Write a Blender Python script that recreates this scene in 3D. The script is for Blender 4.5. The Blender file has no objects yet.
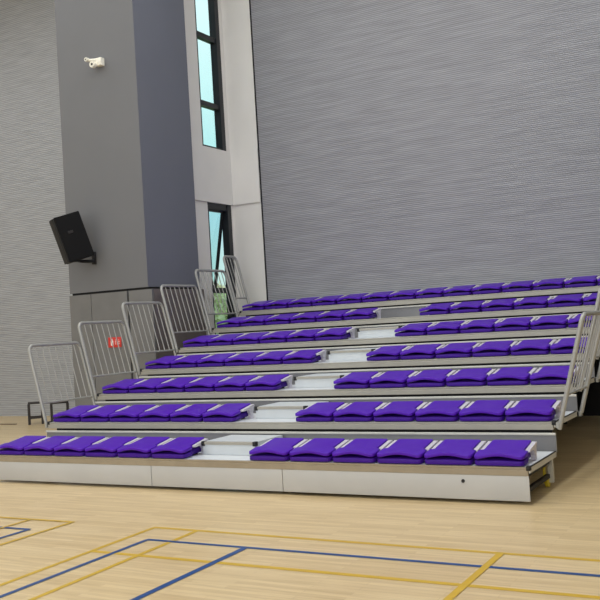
import bpy, bmesh, math, random
from mathutils import Vector, Matrix
random.seed(7)
PI = math.pi
COL = bpy.context.scene.collection

# ------------------------------------------------------------------ geometry constants (metres)
RISE, PITCH, Z1 = 0.28913, 1.01651, 0.34363
XA, XB = -5.62, 1.29            # ends of the tiers
XL, XR = -5.54, -1.7156         # first seat of the left / right block
XEND = {1: -5.62, 2: -5.62, 3: -5.62, 4: -5.62, 5: -5.62, 6: -5.62, 7: -5.68}   # left end of each tier
def zk(k): return Z1 + (k-1)*RISE
def yk(k): return (k-1)*PITCH
ORD = ['', 'first', 'second', 'third', 'fourth', 'fifth', 'sixth', 'seventh', 'eighth', 'ninth', 'tenth',
       'eleventh', 'twelfth', 'thirteenth', 'fourteenth']

# ------------------------------------------------------------------ materials
def lin(c):
    return tuple(((v/255)/12.92 if v/255 <= .04045 else ((v/255+.055)/1.055)**2.4) for v in c) + (1,)
class NT:
    def __init__(s, name):
        s.m = bpy.data.materials.new(name); s.m.use_nodes = True
        s.t = s.m.node_tree; s.t.nodes.clear()
        s.out = s.n('ShaderNodeOutputMaterial')
    def n(s, typ, **kw):
        o = s.t.nodes.new(typ)
        for k, v in kw.items(): setattr(o, k, v)
        return o
    def l(s, a, b): s.t.links.new(a, b)
def mat(name, rgb, rough=.5, metal=0.0, var=.06, scale=6.0, spec=.5, bump=0.0, bscale=60):
    t = NT(name); b = t.n('ShaderNodeBsdfPrincipled')
    b.inputs['Roughness'].default_value = rough; b.inputs['Metallic'].default_value = metal
    b.inputs['Specular IOR Level'].default_value = spec
    tc = t.n('ShaderNodeTexCoord'); no = t.n('ShaderNodeTexNoise')
    no.inputs['Scale'].default_value = scale; no.inputs['Detail'].default_value = 4
    t.l(tc.outputs['Object'], no.inputs['Vector'])
    mr = t.n('ShaderNodeMapRange'); mr.inputs['From Min'].default_value = .3; mr.inputs['From Max'].default_value = .7
    mr.inputs['To Min'].default_value = 1-var; mr.inputs['To Max'].default_value = 1+var
    t.l(no.outputs['Fac'], mr.inputs['Value'])
    mx = t.n('ShaderNodeMix', data_type='RGBA', blend_type='MULTIPLY'); mx.inputs['Factor'].default_value = 1
    mx.inputs['A'].default_value = lin(rgb); t.l(mr.outputs['Result'], mx.inputs['B'])
    t.l(mx.outputs['Result'], b.inputs['Base Color'])
    if bump:
        n2 = t.n('ShaderNodeTexNoise'); n2.inputs['Scale'].default_value = bscale
        t.l(tc.outputs['Object'], n2.inputs['Vector'])
        bp = t.n('ShaderNodeBump'); bp.inputs['Strength'].default_value = bump; bp.inputs['Distance'].default_value = .01
        t.l(n2.outputs['Fac'], bp.inputs['Height']); t.l(bp.outputs['Normal'], b.inputs['Normal'])
    t.l(b.outputs['BSDF'], t.out.inputs['Surface'])
    return t.m

def slat_wall_mat(name, hi, lo, pitch, seed):
    """horizontally ribbed acoustic cladding"""
    t = NT(name); b = t.n('ShaderNodeBsdfPrincipled'); b.inputs['Roughness'].default_value = .6
    tc = t.n('ShaderNodeTexCoord'); sp = t.n('ShaderNodeSeparateXYZ'); t.l(tc.outputs['Object'], sp.inputs['Vector'])
    mp = t.n('ShaderNodeMapping'); mp.inputs['Scale'].default_value = (1.1, 1, 14); mp.inputs['Location'].default_value = (seed, 0, 0)
    t.l(tc.outputs['Object'], mp.inputs['Vector'])
    nz = t.n('ShaderNodeTexNoise'); nz.inputs['Scale'].default_value = 1.6; nz.inputs['Detail'].default_value = 3
    t.l(mp.outputs['Vector'], nz.inputs['Vector'])
    # phase = z/pitch -> sine
    m1 = t.n('ShaderNodeMath', operation='MULTIPLY'); m1.inputs[1].default_value = 2*PI/pitch; t.l(sp.outputs['Z'], m1.inputs[0])
    m3 = t.n('ShaderNodeMath', operation='SINE'); t.l(m1.outputs[0], m3.inputs[0])
    m4 = t.n('ShaderNodeMapRange'); m4.inputs['From Min'].default_value = -1; m4.inputs['From Max'].default_value = .8
    t.l(m3.outputs[0], m4.inputs['Value'])
    mx = t.n('ShaderNodeMix', data_type='RGBA'); mx.inputs['A'].default_value = lin(lo); mx.inputs['B'].default_value = lin(hi)
    t.l(m4.outputs['Result'], mx.inputs['Factor'])
    mr = t.n('ShaderNodeMapRange'); mr.inputs['From Min'].default_value = .3; mr.inputs['From Max'].default_value = .7
    mr.inputs['To Min'].default_value = .88; mr.inputs['To Max'].default_value = 1.12; t.l(nz.outputs['Fac'], mr.inputs['Value'])
    m5 = t.n('ShaderNodeMix', data_type='RGBA', blend_type='MULTIPLY'); m5.inputs['Factor'].default_value = 1
    t.l(mx.outputs['Result'], m5.inputs['A']); t.l(mr.outputs['Result'], m5.inputs['B'])
    t.l(m5.outputs['Result'], b.inputs['Base Color'])
    bp = t.n('ShaderNodeBump'); bp.inputs['Strength'].default_value = .22; bp.inputs['Distance'].default_value = .012
    t.l(m3.outputs[0], bp.inputs['Height']); t.l(bp.outputs['Normal'], b.inputs['Normal'])
    t.l(b.outputs['BSDF'], t.out.inputs['Surface'])
    return t.m

def floor_mat():
    t = NT('maple_floor'); b = t.n('ShaderNodeBsdfPrincipled')
    b.inputs['Roughness'].default_value = .33; b.inputs['Specular IOR Level'].default_value = .45
    tc = t.n('ShaderNodeTexCoord')
    br = t.n('ShaderNodeTexBrick'); br.offset = .37; br.squash = 1
    br.inputs['Scale'].default_value = 1; br.inputs['Brick Width'].default_value = .9; br.inputs['Row Height'].default_value = .06
    br.inputs['Mortar Size'].default_value = .0012; br.inputs['Mortar Smooth'].default_value = .3
    br.inputs['Color1'].default_value = lin((218, 195, 152)); br.inputs['Color2'].default_value = lin((203, 178, 134))
    br.inputs['Mortar'].default_value = lin((178, 150, 110)); br.inputs['Bias'].default_value = -.15
    t.l(tc.outputs['Object'], br.inputs['Vector'])
    mp = t.n('ShaderNodeMapping'); mp.inputs['Scale'].default_value = (1.3, 16, 1); t.l(tc.outputs['Object'], mp.inputs['Vector'])
    nz = t.n('ShaderNodeTexNoise'); nz.inputs['Scale'].default_value = 1.4; nz.inputs['Detail'].default_value = 5; nz.inputs['Roughness'].default_value = .6
    t.l(mp.outputs['Vector'], nz.inputs['Vector'])
    rp = t.n('ShaderNodeValToRGB'); e = rp.color_ramp.elements
    e[0].position = .3; e[0].color = (.82, .78, .72, 1); e[1].position = .58; e[1].color = (1.04, 1.04, 1.04, 1)
    t.l(nz.outputs['Fac'], rp.inputs['Fac'])
    mx = t.n('ShaderNodeMix', data_type='RGBA', blend_type='MULTIPLY'); mx.inputs['Factor'].default_value = .75
    t.l(br.outputs['Color'], mx.inputs['A']); t.l(rp.outputs['Color'], mx.inputs['B'])
    t.l(mx.outputs['Result'], b.inputs['Base Color'])
    t.l(b.outputs['BSDF'], t.out.inputs['Surface'])
    return t.m

def glass_mat(name, tint):
    t = NT(name); tr = t.n('ShaderNodeBsdfTransparent'); gl = t.n('ShaderNodeBsdfGlossy'); gl.inputs['Roughness'].default_value = .03
    no = t.n('ShaderNodeTexNoise'); no.inputs['Scale'].default_value = .8
    mx0 = t.n('ShaderNodeMix', data_type='RGBA'); mx0.inputs['A'].default_value = lin(tint); mx0.inputs['B'].default_value = lin(tuple(min(255, c+8) for c in tint))
    t.l(no.outputs['Fac'], mx0.inputs['Factor']); t.l(mx0.outputs['Result'], tr.inputs['Color'])
    ms = t.n('ShaderNodeMixShader'); ms.inputs['Fac'].default_value = .06
    t.l(tr.outputs[0], ms.inputs[1]); t.l(gl.outputs[0], ms.inputs[2]); t.l(ms.outputs[0], t.out.inputs['Surface'])
    return t.m

M = dict(
    floor=floor_mat(),
    line_yellow=mat('yellow_court_paint', (206, 168, 40), .35, var=.05, scale=9),
    line_blue=mat('blue_court_paint', (22, 72, 134), .35, var=.06, scale=9),
    wall_left=slat_wall_mat('ribbed_light_grey_cladding', (174, 176, 180), (147, 149, 153), .043, 3.1),
    wall_back=slat_wall_mat('ribbed_grey_cladding', (155, 156, 161), (125, 126, 131), .034, 8.4),
    column=mat('matt_grey_paint', (111, 112, 115), .75, var=.02, scale=1.2),
    column_side_shaded=mat('matt_grey_paint_shaded', (106, 109, 120), .75, var=.02, scale=1.2),  # column grey with the right face's weaker light put into the colour
    stone=mat('grey_stone_panel', (112, 112, 112), .55, var=.07, scale=3),
    stone_side=mat('dark_stone_panel', (112, 104, 102), .5, var=.08, scale=3),
    dark_gap=mat('dark_joint', (22, 22, 24), .8),
    hall=mat('pale_hall_paint', (205, 204, 200), .8, var=.02, scale=1),
    white_wall=mat('off_white_plaster', (222, 220, 216), .8, var=.02, scale=2),
    frame_dark=mat('black_aluminium_frame', (26, 30, 36), .4, .0),
    glass=glass_mat('tinted_cyan_glass', (236, 250, 250)),
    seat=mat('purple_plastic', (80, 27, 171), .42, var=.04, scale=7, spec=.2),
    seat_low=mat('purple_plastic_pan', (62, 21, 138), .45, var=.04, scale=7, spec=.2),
    bracket=mat('light_grey_hinge_metal', (214, 210, 220), .4, .15, var=.05),
    deck=mat('pale_grey_deck_vinyl', (214, 218, 222), .35, var=.03, scale=4),
    nosing=mat('champagne_aluminium', (164, 161, 152), .4, .2, var=.05, scale=3),
    nosing_front=mat('wood_tone_edge_trim', (152, 140, 120), .45, .0, var=.08, scale=5),
    fascia=mat('warm_white_steel_panel', (184, 184, 183), .5, var=.03, scale=2),
    riser=mat('grey_steel_panel', (122, 122, 124), .45, .1, var=.05, scale=3),
    riser_top=mat('light_grey_steel_lip', (190, 189, 182), .45, .1, var=.04),
    black=mat('black_rubber', (20, 20, 24), .6),
    frame_under=mat('dark_steel', (26, 25, 24), .6, .2),
    rail=mat('grey_powder_coated_tube', (160, 160, 156), .4, .15, var=.04),
    step=mat('white_step_panel', (202, 208, 212), .4, var=.03),
    yellow_wheel=mat('yellow_wheel_plastic', (206, 186, 40), .5),
    speaker=mat('black_speaker_cabinet', (12, 12, 14), .6, spec=.2, var=.06, scale=20),
    grille=mat('black_speaker_grille', (16, 16, 17), .7, var=.25, scale=160),
    red=mat('red_sign_vinyl', (205, 52, 46), .45),
    sign_white=mat('white_sign_print', (246, 232, 226), .5),
    white_plastic=mat('white_plastic', (232, 228, 214), .4),
    stool=mat('dark_brown_wood', (46, 41, 40), .5, var=.12, scale=8),
    brown=mat('brown_rubber_strip', (104, 84, 66), .6),
    leaves=mat('tree_leaves', (232, 232, 190), .6, var=.4, scale=2.5),
    bark=mat('tree_bark', (92, 76, 60), .8, var=.2),
    grass=mat('outdoor_grass', (120, 150, 84), .9, var=.2, scale=1),
    pale_building=mat('pale_render', (176, 206, 208), .8, var=.04),
)

# ------------------------------------------------------------------ mesh helpers
class MB:
    def __init__(s): s.bm = bmesh.new(); s.mi = 0
    def face(s, vs):
        try:
            f = s.bm.faces.new(vs); f.material_index = s.mi; return f
        except ValueError: return None
    def box(s, x0, x1, y0, y1, z0, z1, bev=0):
        v = [s.bm.verts.new((x, y, z)) for x in (x0, x1) for y in (y0, y1) for z in (z0, z1)]
        fs = [s.face([v[i] for i in q]) for q in ((0,1,3,2),(4,6,7,5),(0,4,5,1),(2,3,7,6),(0,2,6,4),(1,5,7,3))]
        if bev:
            es = {e for f in fs for e in f.edges}
            bmesh.ops.bevel(s.bm, geom=list(es), offset=bev, segments=2, affect='EDGES', profile=.5)
        return s
    def prism(s, pts, axis, a, b):
        """polygon pts in the two other axes extruded along axis"""
        def P(p, t):
            return {'X': (t, p[0], p[1]), 'Y': (p[0], t, p[1]), 'Z': (p[0], p[1], t)}[axis]
        A = [s.bm.verts.new(P(p, a)) for p in pts]; B = [s.bm.verts.new(P(p, b)) for p in pts]
        n = len(pts)
        s.face(A); s.face(B[::-1])
        for i in range(n): s.face([A[i], B[i], B[(i+1) % n], A[(i+1) % n]])
        return s
    def tube(s, path, r, n=8):
        path = [Vector(p) for p in path]; rings = []
        T0 = (path[1]-path[0]).normalized()
        ref = Vector((0, 0, 1)) if abs(T0.z) < .9 else Vector((0, 1, 0))
        N = (ref - T0*ref.dot(T0)).normalized()
        for i, p in enumerate(path):
            if i == 0: T = (path[1]-p).normalized()
            elif i == len(path)-1: T = (p-path[i-1]).normalized()
            else: T = ((path[i+1]-p).normalized() + (p-path[i-1]).normalized()).normalized()
            N = (N - T*N.dot(T)).normalized(); Bv = T.cross(N)
            rings.append([s.bm.verts.new(p + (N*math.cos(2*PI*j/n) + Bv*math.sin(2*PI*j/n))*r) for j in range(n)])
        for a, b in zip(rings, rings[1:]):
            for j in range(n): s.face([a[j], a[(j+1) % n], b[(j+1) % n], b[j]])
        s.face(rings[0][::-1]); s.face(rings[-1])
        return s
    def cyl(s, c, axis, r, h, n=20):
        c = Vector(c); ax = {'X': Vector((1,0,0)), 'Y': Vector((0,1,0)), 'Z': Vector((0,0,1))}[axis]
        return s.tube([c-ax*h/2, c+ax*h/2], r, n)
    def ball(s, c, r, seg=10, sc=(1,1,1)):
        m = Matrix.Translation(c) @ Matrix.Diagonal((r*sc[0], r*sc[1], r*sc[2], 1))
        g = bmesh.ops.create_uvsphere(s.bm, u_segments=seg, v_segments=max(6, seg*2//3), radius=1, matrix=m)
        for f in {f for v in g['verts'] for f in v.link_faces}: f.material_index = s.mi
        return s
    def build(s, name, mats, parent=None, smooth=30, loc=None, fix=True):
        if fix: bmesh.ops.recalc_face_normals(s.bm, faces=s.bm.faces)
        me = bpy.data.meshes.new(name); s.bm.to_mesh(me); s.bm.free()
        for m in (mats if isinstance(mats, (list, tuple)) else [mats]): me.materials.append(m)
        if smooth:
            for p in me.polygons: p.use_smooth = True
            me.set_sharp_from_angle(angle=math.radians(smooth))
        o = bpy.data.objects.new(name, me); COL.objects.link(o)
        if parent is not None: o.parent = parent
        if loc is not None: o.location = loc
        return o
def tag(o, label, cat, group=None, kind=None):
    o['label'] = label; o['category'] = cat
    if group: o['group'] = group
    if kind: o['kind'] = kind
    return o
def thing(name, label, cat, loc=(0,0,0), group=None):
    o = bpy.data.objects.new(name, None); o.empty_display_size = .1; COL.objects.link(o); o.location = loc
    return tag(o, label, cat, group)
def struct(o, label=None, cat=None):
    o['kind'] = 'structure'
    if label: o['label'] = label
    if cat: o['category'] = cat
    return o
def copy_tree(o, parent=None):
    c = o.copy(); COL.objects.link(c)
    if parent is not None: c.parent = parent
    for ch in list(o.children): copy_tree(ch, c)
    return c

# ------------------------------------------------------------------ floor with painted court lines
b = MB(); b.box(-24.3, 12.3, -16.3, 9, -.1, 0)
Zl = .0012
def strip(mi, x0, x1, y0, y1, z=Zl):
    b.mi = mi
    b.face([b.bm.verts.new(p) for p in ((x0,y0,z),(x1,y0,z),(x1,y1,z),(x0,y1,z))])
lvl = [0]
def seg(mi, x0, y0, x1, y1, w):
    """a painted line from (x0,y0) to (x1,y1), each on its own hair-thin layer"""
    lvl[0] += 1; z = .001+.0004*lvl[0]; b.mi = mi
    d = Vector((x1-x0, y1-y0)).normalized()*(w/2); nx, ny = -d.y, d.x
    b.face([b.bm.verts.new((p[0], p[1], z)) for p in ((x0-nx, y0-ny), (x1-nx, y1-ny), (x1+nx, y1+ny), (x0+nx, y0+ny))])
# main court
seg(1, -1.745, -1.632, 9, -1.80, .052)       # outer line along the stand
seg(1, -1.67, -2.505, 9, -2.57, .058)       # inner line along the stand
seg(1, -1.725, -1.64, -1.47, -9, .046)      # side line
seg(1, -1.24, -1.67, -.90, -9, .046)        # second side line
seg(2, -1.49, -2.045, 9, -2.11, .05)        # blue line along the stand
seg(2, -1.475, -2.05, -1.25, -9, .046)     # blue side line
seg(2, -.47, -2.055, -.30, -9, .056)       # broad blue cross line
seg(1, 1.513, -1.67, 1.60, -9, .056)        # broad yellow cross line
# neighbouring court on the left
seg(1, -9, -1.75, -2.69, -1.65, .042)
seg(1, -2.70, -1.64, -2.58, -9, .042)
seg(2, -9, -2.09, -2.89, -2.02, .046)
seg(2, -2.90, -2.02, -2.85, -9, .046)
seg(1, -3.24, -1.66, -3.1, -9, .036)
fl = struct(b.build('floor', [M['floor'], M['line_yellow'], M['line_blue']], smooth=0, fix=False),
            'pale maple sports hall floor with yellow and blue painted court lines', 'floor')

# ------------------------------------------------------------------ walls
HT = 10.5
b = MB(); b.box(-24, -8.4, 7.5, 7.7, 0, HT)
struct(b.build('wall_left', M['wall_left'], smooth=0), 'light grey horizontally ribbed wall at the left', 'wall')
b = MB(); b.box(-5.715, 12, 7.2, 7.4, 0, HT)
struct(b.build('wall_back', M['wall_back'], smooth=0), 'grey horizontally ribbed wall behind the seating', 'wall')
b = MB(); b.box(-5.735, -5.715, 7.175, 7.4, 0, HT)
struct(b.build('trim_1', M['dark_gap'], smooth=0), 'thin black vertical trim at the edge of the back wall', 'trim')
# column: painted shaft above stone-clad base
PX0, PX1, PY0, PY1, PZ = -7.965, -6.19, 4.072, 5.585, 2.565
b = MB()
b.box(PX0, PX1, PY0, PY1, PZ, HT)
b.bm.faces.ensure_lookup_table()
for f in b.bm.faces:
    f.normal_update()
    if abs(f.calc_center_median().x - PX1) < .01: f.material_index = 1
b.mi = 2
b.box(PX0+.03, PX1-.01, PY0+.03, PY1-.03, 0, PZ)
b.mi = 3
for x0, x1 in ((PX0-.005, -7.474), (-7.462, -6.652), (-6.612, PX1+.085)): b.box(x0, x1, PY0-.012, PY0+.031, 0, PZ-.04)
b.mi = 4
b.box(PX1-.012, PX1+.085, PY0+.04, PY1, 0, PZ-.04)
struct(b.build('wall_column', [M['column'], M['column_side_shaded'], M['dark_gap'], M['stone'], M['stone_side']], smooth=0),
       'wide square grey column with a stone-clad base left of the seating', 'column')

# window wall beside the column (faces +X) and its return (faces -Y)
WX = -6.4; WY0, WY1 = 5.3, 7.15
b = MB()
U0, U1 = 6.235, 7.055      # upper window opening in Y
L0, L1 = 6.285, 7.105      # lower window opening
UZ0, UZ1 = 5.315, 9.9; LZ0, LZ1 = 1.3, 4.238
b.box(WX-.2, WX, WY0, U0, UZ0, HT); b.box(WX-.2, WX, U1, WY1, UZ0, HT); b.box(WX-.2, WX, U0, U1, UZ1, HT)
b.box(WX-.2, WX, WY0, L0, 0, LZ1); b.box(WX-.2, WX, L1, WY1, 0, LZ1); b.box(WX-.2, WX, L0, L1, 0, LZ0)
b.box(WX-.2, WX+.03, WY0, WY1, LZ1, UZ0)
b.box(WX-.2, -5.735, WY1+.03, 7.4, 0, LZ1); b.box(WX-.2, -5.735, WY1+.03, 7.4, UZ0, HT)
b.box(WX-.2, WX, WY1, WY1+.03, 0, LZ1); b.box(WX-.2, WX, WY1, WY1+.03, UZ0, HT)
b.box(WX-.2, -5.735, WY1, 7.4, LZ1, UZ0)
struct(b.build('wall_window', M['white_wall'], smooth=0), 'off-white plastered wall strip with tall windows beside the column', 'wall')

def window(name, label, y0, y1, z0, z1, bars, fr, farfr, topfr, depth=.1):
    r = thing(name, label, 'window', (WX-.1, (y0+y1)/2, z0)); r['kind'] = 'structure'
    yc = (y0+y1)/2
    m = MB()
    a0, a1, h = y0-yc, y1-yc, z1-z0
    m.box(-.05, depth, a0, a0+fr, 0, h); m.box(-.05, depth, a1-farfr, a1, 0, h)
    m.box(-.05, depth-.02, a0, a1, 0, fr+.01); m.box(-.05, depth-.02, a0, a1, h-topfr, h)
    m.build('window_frame', M['frame_dark'], r, smooth=0)
    for z in bars:
        MB().box(-.05, depth-.03, a0+fr, a1-farfr, z-z0-.05, z-z0+.05).build('mullion', M['frame_dark'], r, smooth=0)
    return r, yc
w1, yc = window('window_1', 'tall upper window strip with three pale panes in a black frame', U0, U1, UZ0, UZ1, (6.19, 7.54), .035, .13, .05)
zs = [UZ0+.045, 6.15, 6.23, 7.50, 7.58, UZ1-.05]
for i in range(3):
    MB().box(.0, .01, U0-yc+.035, U1-yc-.13, zs[2*i]-UZ0, zs[2*i+1]-UZ0).build('window_pane', M['glass'], w1, smooth=0)
w2, yc = window('window_2', 'lower window with its black awning sash pushed open outwards', L0, L1, LZ0, LZ1, (2.53,), .035, .13, .12)
MB().box(0, .01, L0-yc+.035, L1-yc-.13, .045, 2.48-LZ0).build('window_pane', M['glass'], w2, smooth=0)
# open awning sash hinged along its top edge
sy0, sy1, sh = L0-yc+.04, L1-yc-.135, LZ1-.11-2.58
m = MB()
m.box(-.02, .02, sy0, sy0+.045, -sh, 0); m.box(-.02, .02, sy1-.06, sy1, -sh, 0)
m.box(-.02, .02, sy0, sy1, -sh, -sh+.06); m.box(-.02, .02, sy0, sy1, -.05, 0)
sash = m.build('sash', M['frame_dark'], w2, smooth=0, loc=(0, 0, LZ1-.11-LZ0)); sash.rotation_euler = (0, math.radians(10.5), 0)
MB().box(-.004, .004, sy0+.045, sy1-.06, -sh+.06, -.05).build('window_pane', M['glass'], sash, smooth=0)

# unseen column and wall, mirrored from the left, added to darken under the stand
b = MB(); b.box(2.35, 2.6, 5.585, 7.2, 0, HT); b.box(2.15, 3.95, 4.07, 5.585, 0, HT)
struct(b.build('shade_wall_right', M['column'], smooth=0), 'unseen grey column added to shade the right of the seating bay', 'wall')
b = MB(); b.box(12, 12.3, -16, 7.4, 0, HT); struct(b.build('wall_end', M['hall'], smooth=0), 'pale end wall of the hall', 'wall')
b = MB(); b.box(-24.3, -24, -16, 7.7, 0, HT); struct(b.build('wall_end', M['hall'], smooth=0), 'pale far end wall of the hall', 'wall')
b = MB(); b.box(-24.3, 12.3, -16.3, -16, 0, HT); struct(b.build('wall_front', M['hall'], smooth=0), 'pale wall of the hall facing the seating', 'wall')
b = MB(); b.box(-24.3, 12.3, -16.3, 7.7, HT, HT+.2); struct(b.build('ceiling', M['hall'], smooth=0), 'pale hall ceiling', 'ceiling')

# ------------------------------------------------------------------ tiers of the retractable stand
GT = 'tiers of the retractable stand'
rowname = {1: 'front', 2: 'second', 3: 'third', 4: 'fourth', 5: 'fifth', 6: 'sixth', 7: 'top'}
def tier(k):
    z, y = zk(k), yk(k)
    XA = XEND[k]
    lab = {1: 'front tier of the retractable stand, with warm white skirt panels',
           7: 'top tier of the retractable stand, unbroken, against the ribbed wall'}.get(
           k, '%s tier up of the retractable stand, with beige metal front edge' % rowname[k])
    r = thing('bleacher_tier', lab, 'bleacher tier', (0, y, 0), GT)
    D = PITCH
    MB().box(XA+.012, XB-.012, .03, D-.035 if k < 7 else D-.02, z-.03, z).build('deck', M['deck'], r, smooth=0)
    m = MB(); m.prism([(0, z-.079), (0, z-.030), (.004, z-.026), (.004, z-.018), (0, z-.014), (0, z-.002), (.003, z), (.03, z), (.03, z-.079)], 'X', XA, XB-.02)
    m.build('nosing', M['nosing_front'] if k == 1 else M['nosing'], r, smooth=0)
    for x0, x1 in ((XA, XA+.012), (XB-.012, XB)):
        m = MB(); m.box(x0, x1, .01, D-.02, z-.055, z-.006); m.mi = 1; m.box(x0, x1, .03, D-.02, z-.006, z+.004)
        m.build('end_trim', [M['riser_top'], M['black']], r, smooth=0)
    for x0, x1 in ((XA-.005, XA+.03), (XB-.032, XB+.005)):
        MB().box(x0, x1, -.006, .05, z-.03, z+.012, .004).build('end_cap', M['black'], r)
    if k < 7:
        zt = zk(k+1)-.105
        m = MB(); m.box(XA, XB+.010, D-.03, D-.018, z-.012, zt-.02); m.build('riser_panel', M['riser'], r, smooth=0)
        m = MB(); m.prism([(D-.05, zt-.022), (D-.05, zt-.006), (D-.044, zt), (D-.02, zt), (D-.02, zt-.022)], 'X', XA, XB+.010)
        m.build('riser_lip', M['riser_top'], r, smooth=0)
    if k == 7:
        MB().box(XA+.05, XB+.06, D-.06, D-.04, 0, z-.031).build('rear_shade_sheet', M['black'], r, smooth=0)  # black sheet added to stand for the deep shade beneath the top tier
    if k == 1:
        for x0, x1 in ((XA, -3.057), (-3.051, -1.325), (-1.319, 1.277)):
            MB().box(x0, x1, .004, .016, .033, z-.08, .003).build('skirt_panel', M['fascia'], r)
        MB().cyl((.652, .003, .204), 'Y', .017, .012).build('lock_hole', M['black'], r)
        # side frame, rear legs and castors
        for x in (XA+.08, -3.0, -1.3, 1.215):
            m = MB(); m.box(x-.02, x+.02, .02, D-.06, z-.11, z-.031); m.box(x-.02, x+.02, .03, D-.1, .09, .13); m.build('side_frame', M['frame_under'], r, smooth=0)
            m = MB(); m.box(x, x+.05, D-.11, D-.06, .045, z-.031); m.build('leg', M['riser_top'], r, smooth=0)
            w = MB().cyl((x-.005, D-.12, .06), 'X', .058, .03).build('castor', M['yellow_wheel'], r)
            MB().box(x-.03, x-.021, D-.18, D-.10, .05, .2).build('castor_fork', M['yellow_wheel'], w, smooth=0)
    else:
        MB().box(XA+.06, XB-.06, .10, .12, z-.22, z-.031).build('gap_shade_strip', M['black'], r, smooth=0)  # black strip added so the gap below the nosing reads as shade
        for x in (XA+.7, -3.6, -1.2, .2):
            MB().box(x-.03, x+.03, D-.16, D-.1, 0, z-.031).build('leg', M['frame_under'], r, smooth=0)
    return r
for k in range(1, 8): tier(k)

# ------------------------------------------------------------------ aisle steps
SX0, SX1 = -2.47, -1.76
step0 = None
for k in range(1, 6):
    lab = 'white box step with black end caps in the aisle of the %s tier' % rowname[k]
    if step0 is None:
        r = thing('aisle_step', lab, 'step', (0, 0, 0), 'white steps in the aisle'); step0 = r
        H = .145; Y0, Y1 = .36, PITCH-.055
        MB().box(SX0, SX1, Y0, Y0+.02, .0, H-.028).build('step_riser', M['step'], r, smooth=0)
        MB().box(SX0, SX1, Y0, Y1, H-.028, H).build('tread', M['step'], r, smooth=0)
        for x in (SX0, SX1-.015): MB().box(x, x+.015, Y0+.02, Y1, 0, H-.028).build('step_side', M['step'], r, smooth=0)
        m = MB(); m.prism([(Y0-.012, H-.03), (Y0-.012, H-.003), (Y0-.008, H+.002), (Y0+.03, H+.002), (Y0+.03, H), (Y0, H), (Y0, H-.03)], 'X', SX0+.03, SX1-.03)
        m.build('step_nosing', M['nosing'], r, smooth=0)
        for x in (SX0-.012, SX1-.03): MB().box(x, x+.042, Y0-.016, Y0+.04, H-.045, H+.006, .004).build('end_cap', M['black'], r)
    else:
        r = copy_tree(step0); r['label'] = lab
    r.location = (-.10 if k == 1 else 0, yk(k), zk(k)+.002)

# ------------------------------------------------------------------ folded seats
def shell(m, x0f, x1f, x0r, x1r, y0, y1, yn, zb, zt, nx=12, ny=10, rad=.05):
    """plate with rounded front corners that narrows behind yn; zb/zt(u,v) heights"""
    def span(y):
        if y < y0+rad:
            d = rad - math.sqrt(max(0, rad*rad-(y0+rad-y)**2)); return x0f+d*.8, x1f-d*.8
        if y > yn+.03: a, c = x0r, x1r
        elif y > yn: t = (y-yn)/.03; a, c = x0f+(x0r-x0f)*t, x1f+(x1r-x1f)*t
        else: a, c = x0f, x1f
        if y > y1-.03:
            d = .03-math.sqrt(max(0, .0009-(y-y1+.03)**2)); a += d; c -= d
        return a, c
    ys = [y0, y0+.008, y0+.025, y0+.05, y0+.1, yn, yn+.015, yn+.03, (yn+.03+y1)/2, y1-.03, y1-.012, y1-.002]
    T, B = [], []
    for y in ys:
        a, c = span(y); v = (y-y0)/(y1-y0)
        T.append([m.bm.verts.new((a+(c-a)*i/nx, y, zt(i/nx, v))) for i in range(nx+1)])
        B.append([m.bm.verts.new((a+(c-a)*i/nx, y, zb(i/nx, v))) for i in range(nx+1)])
    ny = len(ys)-1
    for j in range(ny):
        for i in range(nx):
            m.face([T[j][i], T[j][i+1], T[j+1][i+1], T[j+1][i]])
            m.face([B[j][i], B[j+1][i], B[j+1][i+1], B[j][i+1]])
        m.face([T[j][0], T[j+1][0], B[j+1][0], B[j][0]])
        m.face([T[j][nx], B[j][nx], B[j+1][nx], T[j+1][nx]])
    for i in range(nx):
        m.face([T[0][i], B[0][i], B[0][i+1], T[0][i+1]])
        m.face([T[ny][i], T[ny][i+1], B[ny][i+1], B[ny][i]])
    bmesh.ops.recalc_face_normals(m.bm, faces=m.bm.faces)
    es = [e for e in m.bm.edges if len(e.link_faces) == 2 and e.calc_face_angle(0) > math.radians(55)]
    bmesh.ops.bevel(m.bm, geom=es, offset=.007, segments=2, affect='EDGES', profile=.5, clamp_overlap=True)
    return m
arch = lambda u: math.sin(PI*min(1, max(0, u)))**1.3
S = thing('spectator_chair', 'seat', 'seat', (0, 0, 0), 'folded purple seats on the stand')
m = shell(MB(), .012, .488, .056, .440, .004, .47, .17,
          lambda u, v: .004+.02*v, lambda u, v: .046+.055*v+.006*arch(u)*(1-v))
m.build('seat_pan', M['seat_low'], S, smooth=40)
m = shell(MB(), .010, .490, .056, .440, .0, .50, .17,
          lambda u, v: .062+.06*v+.028*arch(u)*(1-v)**2, lambda u, v: .094+.085*v+.028*arch(u)*(1-v)**2+.006*math.sin(PI*v)*arch(u))
m.build('backrest', M['seat'], S, smooth=40)
for x0, x1 in ((.016, .050), (.446, .490)):
    m = MB(); m.prism([(.225, .100), (.36, .108), (.40, .05), (.395, 0), (.455, 0), (.45, .06), (.47, .125), (.49, .154), (.48, .165), (.23, .120)], 'X', x0, x1)
    m.build('hinge_bracket', M['bracket'], S, smooth=0)
MB().box(.08, .42, .27, .36, 0, .03).build('seat_mount', M['frame_under'], S, smooth=0)
first = [True]
def seat(x, k, label, sc=1.0):
    if first[0]: o = S; first[0] = False
    else: o = copy_tree(S)
    o.location = (x-(.035 if k == 1 else .022), yk(k)+.006, zk(k)+.0025); o.scale = (sc, 1, 1); o['label'] = label
rown = {1: 'front row', 2: 'second row', 3: 'third row', 4: 'fourth row', 5: 'fifth row', 6: 'sixth row'}
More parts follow.
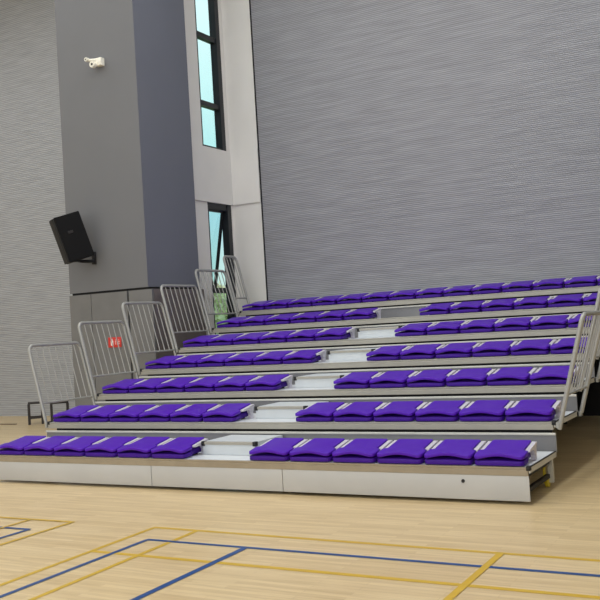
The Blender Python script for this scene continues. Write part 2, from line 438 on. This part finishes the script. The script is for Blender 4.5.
for k in range(1, 7):
    for side in (0, 1):
        nm = 'left' if side == 0 else 'right'
        for i in range(6):
            n = 6-i if side == 0 else i+1
            if n == 1: lab = 'folded purple seat in the %s, beside the aisle on its %s' % (rown[k], nm)
            elif n == 6: lab = 'folded purple seat in the %s, at the far %s end' % (rown[k], nm)
            else: lab = 'folded purple seat in the %s, %s to the %s of the aisle' % (rown[k], ORD[n], nm)
            seat((XL if side == 0 else XR)+.5*i, k, lab)
for i in range(14):
    lab = 'folded purple seat in the unbroken top row, ' + ('at its far left end' if i == 0 else 'at its far right end' if i == 13 else
          '%s from the left end' % ORD[i+1] if i < 7 else '%s from the right end' % ORD[14-i])
    seat(-5.64+.4955*i, 7, lab, .99)

# ------------------------------------------------------------------ leaning guard rails
HR, LEAN, RC = 1.065, .31, .09
def make_rail(sx, width, label, x, k):
    r = thing('guard_rail', label, 'railing', (x, yk(k), zk(k)), 'leaning guard rails at the %s end of the stand' % ('left' if sx < 0 else 'right'))
    W = lambda y, h: (sx*(LEAN if sx > 0 else .285)*max(h, 0)/HR, y, h)
    path = [W(.02, -.075)]
    path += [W(.02+RC-RC*math.cos(a), HR-RC+RC*math.sin(a)) for a in [PI/2*t/6 for t in range(7)]]
    path += [W(.02+width-RC+RC*math.sin(a), HR-RC+RC*math.cos(a)) for a in [PI/2*t/6 for t in range(7)]]
    path += [W(.02+width, -.02)]
    MB().tube(path, .024, 10).build('rail_frame', M['rail'], r, smooth=50)
    MB().tube([W(.03, .26), W(.01+width, .26)], .014, 8).build('bottom_rail', M['rail'], r, smooth=50)
    nb = 7 if width > .8 else 3
    for i in range(nb):
        y = .02+width*(i+1)/(nb+1)
        MB().tube([W(y, .26), W(y, HR-.01)], .0078, 6).build('baluster', M['rail'], r, smooth=50)
    for y in (.02, .02+width):
        MB().box(sx*-.008-.015, sx*-.008+.015, y-.03, y+.03, -.06, -.002).build('foot_plate', M['rail'], r, smooth=0)
    return r
for k in range(2, 8):
    make_rail(-1, 1.02 if k < 6 else .95 if k == 6 else .43, ('leaning grey tube guard rail at the left end of the %s tier' % rowname[k]) + (', narrowest one' if k == 7 else ''), XEND[k]-.036, k)
for k in (2, 3, 4, 5, 6, 7):
    make_rail(1, 1.02 if k < 7 else .43, 'leaning grey tube guard rail at the right end of the %s tier' % rowname[k], XB+.036, k)

# ------------------------------------------------------------------ loudspeaker on its wall bracket
r = thing('loudspeaker', 'black loudspeaker tilted down on a bracket fixed to the grey column', 'loudspeaker', (-7.333, 4.0595, 3.155))
piv = bpy.data.objects.new('cabinet', None)
H, D, W = .80, .50, .40
m = MB(); m.prism([(-D/2+.01, -W/2+.07), (-D/2+.01, W/2-.07), (D/2-.03, W/2), (D/2-.03, -W/2)], 'Z', -H/2, H/2)
bmesh.ops.bevel(m.bm, geom=list(m.bm.edges), offset=.012, segments=2, affect='EDGES')
cab = m.build('cabinet', M['speaker'], r)
rot = Matrix.Rotation(math.radians(-128), 4, 'Z') @ Matrix.Rotation(math.radians(17), 4, 'Y')
cab.matrix_local = Matrix.Translation(Vector((-7.42, 3.62, 3.50)) - Vector((-7.333, 4.0595, 3.155))) @ rot
m = MB(); m.prism([(D/2-.03, -W/2+.008), (D/2-.03, W/2-.008), (D/2+.0, W/2-.03), (D/2+.012, 0), (D/2+.0, -W/2+.03)], 'Z', -H/2+.01, H/2-.01)
m.build('grille', M['grille'], cab)
for s in (-1, 1):   # recessed carrying handle on each flank
    m = MB(); m.box(-.02, .07, s*(W/2-.03)-.012, s*(W/2-.03)+.012, .07, .115, .005)
    m.build('handle', M['black'], cab)
MB().box(-.05, .03, -.02, .012, -.11, .11, .004).build('wall_plate', M['black'], r)
MB().tube([(-.01, -.02, -.05), (-.02, -.14, -.06), (-.05, -.30, -.06), (-.07, -.42, -.04)], .028, 10).build('arm', M['black'], r)
MB().box(-.14, .0, -.50, -.36, -.075, -.01, .006).build('arm_head', M['black'], r)

# ------------------------------------------------------------------ white fixture high on the column
r = thing('wall_fixture', 'small white wall fixture with two dark-eyed heads high on the grey column', 'fixture', (-7.01, 4.06, 6.545))
MB().box(.0, .14, -.09, .011, -.06, .08, .012).build('base_box', M['white_plastic'], r)
for x, z, rr in ((-.145, .075, .036), (-.01, -.035, .058)):
    h = MB().cyl((x, -.12, z), 'Y', rr, .07, 16).build('head', M['white_plastic'], r)
    MB().cyl((x, -.157, z), 'Y', rr*.35, .006, 12).build('lens', M['black'], h)
MB().tube([(-.145, -.09, .07), (.04, -.07, .05)], .026, 8).build('arm', M['white_plastic'], r)


# ------------------------------------------------------------------ red sign on the column base
r = thing('wall_sign', 'small red sign with white pictograms on the stone base of the column', 'sign', (-6.97, 4.058, 1.655))
MB().box(-.145, .145, -.012, 0, -.088, .088, .004).build('sign_plate', M['red'], r)
m = MB()
m.box(-.085, -.03, -.0135, -.0125, -.055, .03); m.box(-.07, -.045, -.0135, -.0125, .03, .06); m.box(-.08, -.04, -.0135, -.0125, .05, .062)
m.build('pictogram', M['sign_white'], r, smooth=0)
m = MB()
for i in range(3):
    m.box(.01+.038*i, .034+.038*i, -.0135, -.0125, .0, .012); m.box(.018+.038*i, .024+.038*i, -.0135, -.0125, -.04, .05)
    m.box(.012+.038*i, .032+.038*i, -.0135, -.0125, -.03, -.022)
m.build('pictogram', M['sign_white'], r, smooth=0)

# ------------------------------------------------------------------ stools by the left wall, strip on the floor
def make_stool(x, y, rz, label, w=.27, d=.27):
    r = thing('stool', label, 'stool', (x, y, 0), 'dark wooden stools at the left wall'); r.rotation_euler = (0, 0, rz)
    MB().box(-w/2-.015, w/2+.015, -d/2-.015, d/2+.015, .43, .465, .006).build('seat', M['stool'], r)
    for sx in (-1, 1):
        for sy in (-1, 1):
            MB().box(sx*w/2-.026, sx*w/2+.026, sy*d/2-.026, sy*d/2+.026, 0, .43).build('leg', M['stool'], r, smooth=0)
    for s in (-1, 1):
        MB().box(-w/2, w/2, s*d/2-.012, s*d/2+.012, .12, .16).build('stretcher', M['stool'], r, smooth=0)
        MB().box(s*w/2-.012, s*w/2+.012, -d/2, d/2, .16, .20).build('stretcher', M['stool'], r, smooth=0)
    return r
make_stool(-10.93, 6.0, math.radians(45), 'dark wooden stool standing clear to the left of the lowest guard rail')
make_stool(-10.24, 6.0, math.radians(45), 'dark wooden stool seen through the bars of the lowest guard rail', .33, .27)
tag(MB().box(-12.9, -11.42, 5.85, 5.93, .0, .012, .003).build('floor_strip', M['brown']), 'thin brown strip lying on the floor near the left wall', 'strip')

# ------------------------------------------------------------------ outdoors, seen through the windows
tag(MB().box(-60, 30, 9.2, 90, -.4, -.3).build('lawn', M['grass'], smooth=0), 'green lawn outside the windows', 'lawn')['kind'] = 'structure'
def tree(x, y, h, r0, label):
    t = thing('tree', label, 'tree', (x, y, -.3), 'trees outside the windows')
    MB().tube([(0, 0, 0), (.05, 0, h*.35), (0, .05, h*.7)], .12, 8).build('trunk', M['bark'], t)
    m = MB()
    for i in range(900):
        a, c = random.uniform(0, 2*PI), random.uniform(-1, 1); rr = r0*random.uniform(.55, 1.0); q = math.sqrt(1-c*c)
        p = Vector((rr*q*math.cos(a), rr*q*math.sin(a), h*.68+rr*c*.9*h/(2.6*r0)))
        u = Vector((random.gauss(0, 1), random.gauss(0, 1), random.gauss(0, 1))).normalized()*.16
        w = u.cross(Vector((random.gauss(0, 1), random.gauss(0, 1), random.gauss(0, 1)))).normalized()*.09
        m.face([m.bm.verts.new(p+s) for s in (-u, w, u, -w)])
    m.build('foliage', M['leaves'], t, smooth=0, fix=False)
tree(-14.4, 18.7, 3.6, 1.25, 'light green tree outside, seen low in the open window')
tree(-18.6, 23.0, 4.2, 1.5, 'light green tree outside, farther off behind the nearer one')

# ------------------------------------------------------------------ light
sc = bpy.context.scene
w = bpy.data.worlds.new('World'); sc.world = w; w.use_nodes = True
nt = w.node_tree; nt.nodes.clear()
out = nt.nodes.new('ShaderNodeOutputWorld'); bg = nt.nodes.new('ShaderNodeBackground')
tc = nt.nodes.new('ShaderNodeTexCoord'); sp = nt.nodes.new('ShaderNodeSeparateXYZ'); rp = nt.nodes.new('ShaderNodeValToRGB')
nt.links.new(tc.outputs['Generated'], sp.inputs['Vector']); nt.links.new(sp.outputs['Z'], rp.inputs['Fac'])
e = rp.color_ramp.elements
e[0].position = .03; e[0].color = (.60, .84, .74, 1)
e[1].position = 1; e[1].color = (.7, .8, .9, 1)
for p, c in ((.12, (.48, .78, .85, 1)), (.19, (.66, 1.0, 1.0, 1)), (.33, (1.05, 1.2, 1.2, 1))):
    x = e.new(p); x.color = c
nt.links.new(rp.outputs['Color'], bg.inputs['Color']); bg.inputs['Strength'].default_value = 1.0
nt.links.new(bg.outputs['Background'], out.inputs['Surface'])
def area(name, loc, tgt, size, power, col=(1, 1, 1)):
    l = bpy.data.lights.new(name, 'AREA'); l.shape = 'RECTANGLE'; l.size, l.size_y = size; l.energy = power; l.color = col
    o = bpy.data.objects.new(name, l); COL.objects.link(o); o.location = loc
    o.rotation_euler = (Vector(tgt)-Vector(loc)).to_track_quat('-Z', 'Y').to_euler()
for lx, pw, sx in ((-17, 110, 4), (-10, 112, 4), (-3.6, 118, 4), (1.25, 140, 1.3)):
    for ly in (-12, -6, 0, 3.2):
        area('hall_light', (lx, ly, HT-.15), (lx, ly, 0), (sx, 1.6), pw, (.94, .975, 1))
area('hall_light', (8, -12, HT-.15), (8, -12, 0), (4, 1.6), 300, (.94, .975, 1))
area('fill_light', (-4, -15.5, 5), (-4, 0, 4.2), (22, 6), 900, (.93, .97, 1))  # added soft fill in place of unseen windows, brightens upright faces

# ------------------------------------------------------------------ camera
cam = bpy.data.cameras.new('camera'); co = bpy.data.objects.new('camera', cam); COL.objects.link(co)
cam.sensor_width = 36; cam.lens = 913.92538*36/600; cam.clip_end = 300
p, ro, yw = 0.0275348347, -0.0603090951, 0.5088908669
fw = Vector((-math.sin(yw)*math.cos(p), math.cos(yw)*math.cos(p), math.sin(p)))
rt = Vector((math.cos(yw), math.sin(yw), 0)); up = rt.cross(fw)
r2 = rt*math.cos(ro)+up*math.sin(ro); u2 = -rt*math.sin(ro)+up*math.cos(ro)
co.matrix_world = Matrix(((r2.x, u2.x, -fw.x, 3.61296), (r2.y, u2.y, -fw.y, -8.23608), (r2.z, u2.z, -fw.z, 1.75674), (0, 0, 0, 1)))
sc.camera = co
sc.view_settings.view_transform = 'Standard'
sc.view_settings.look = 'None'
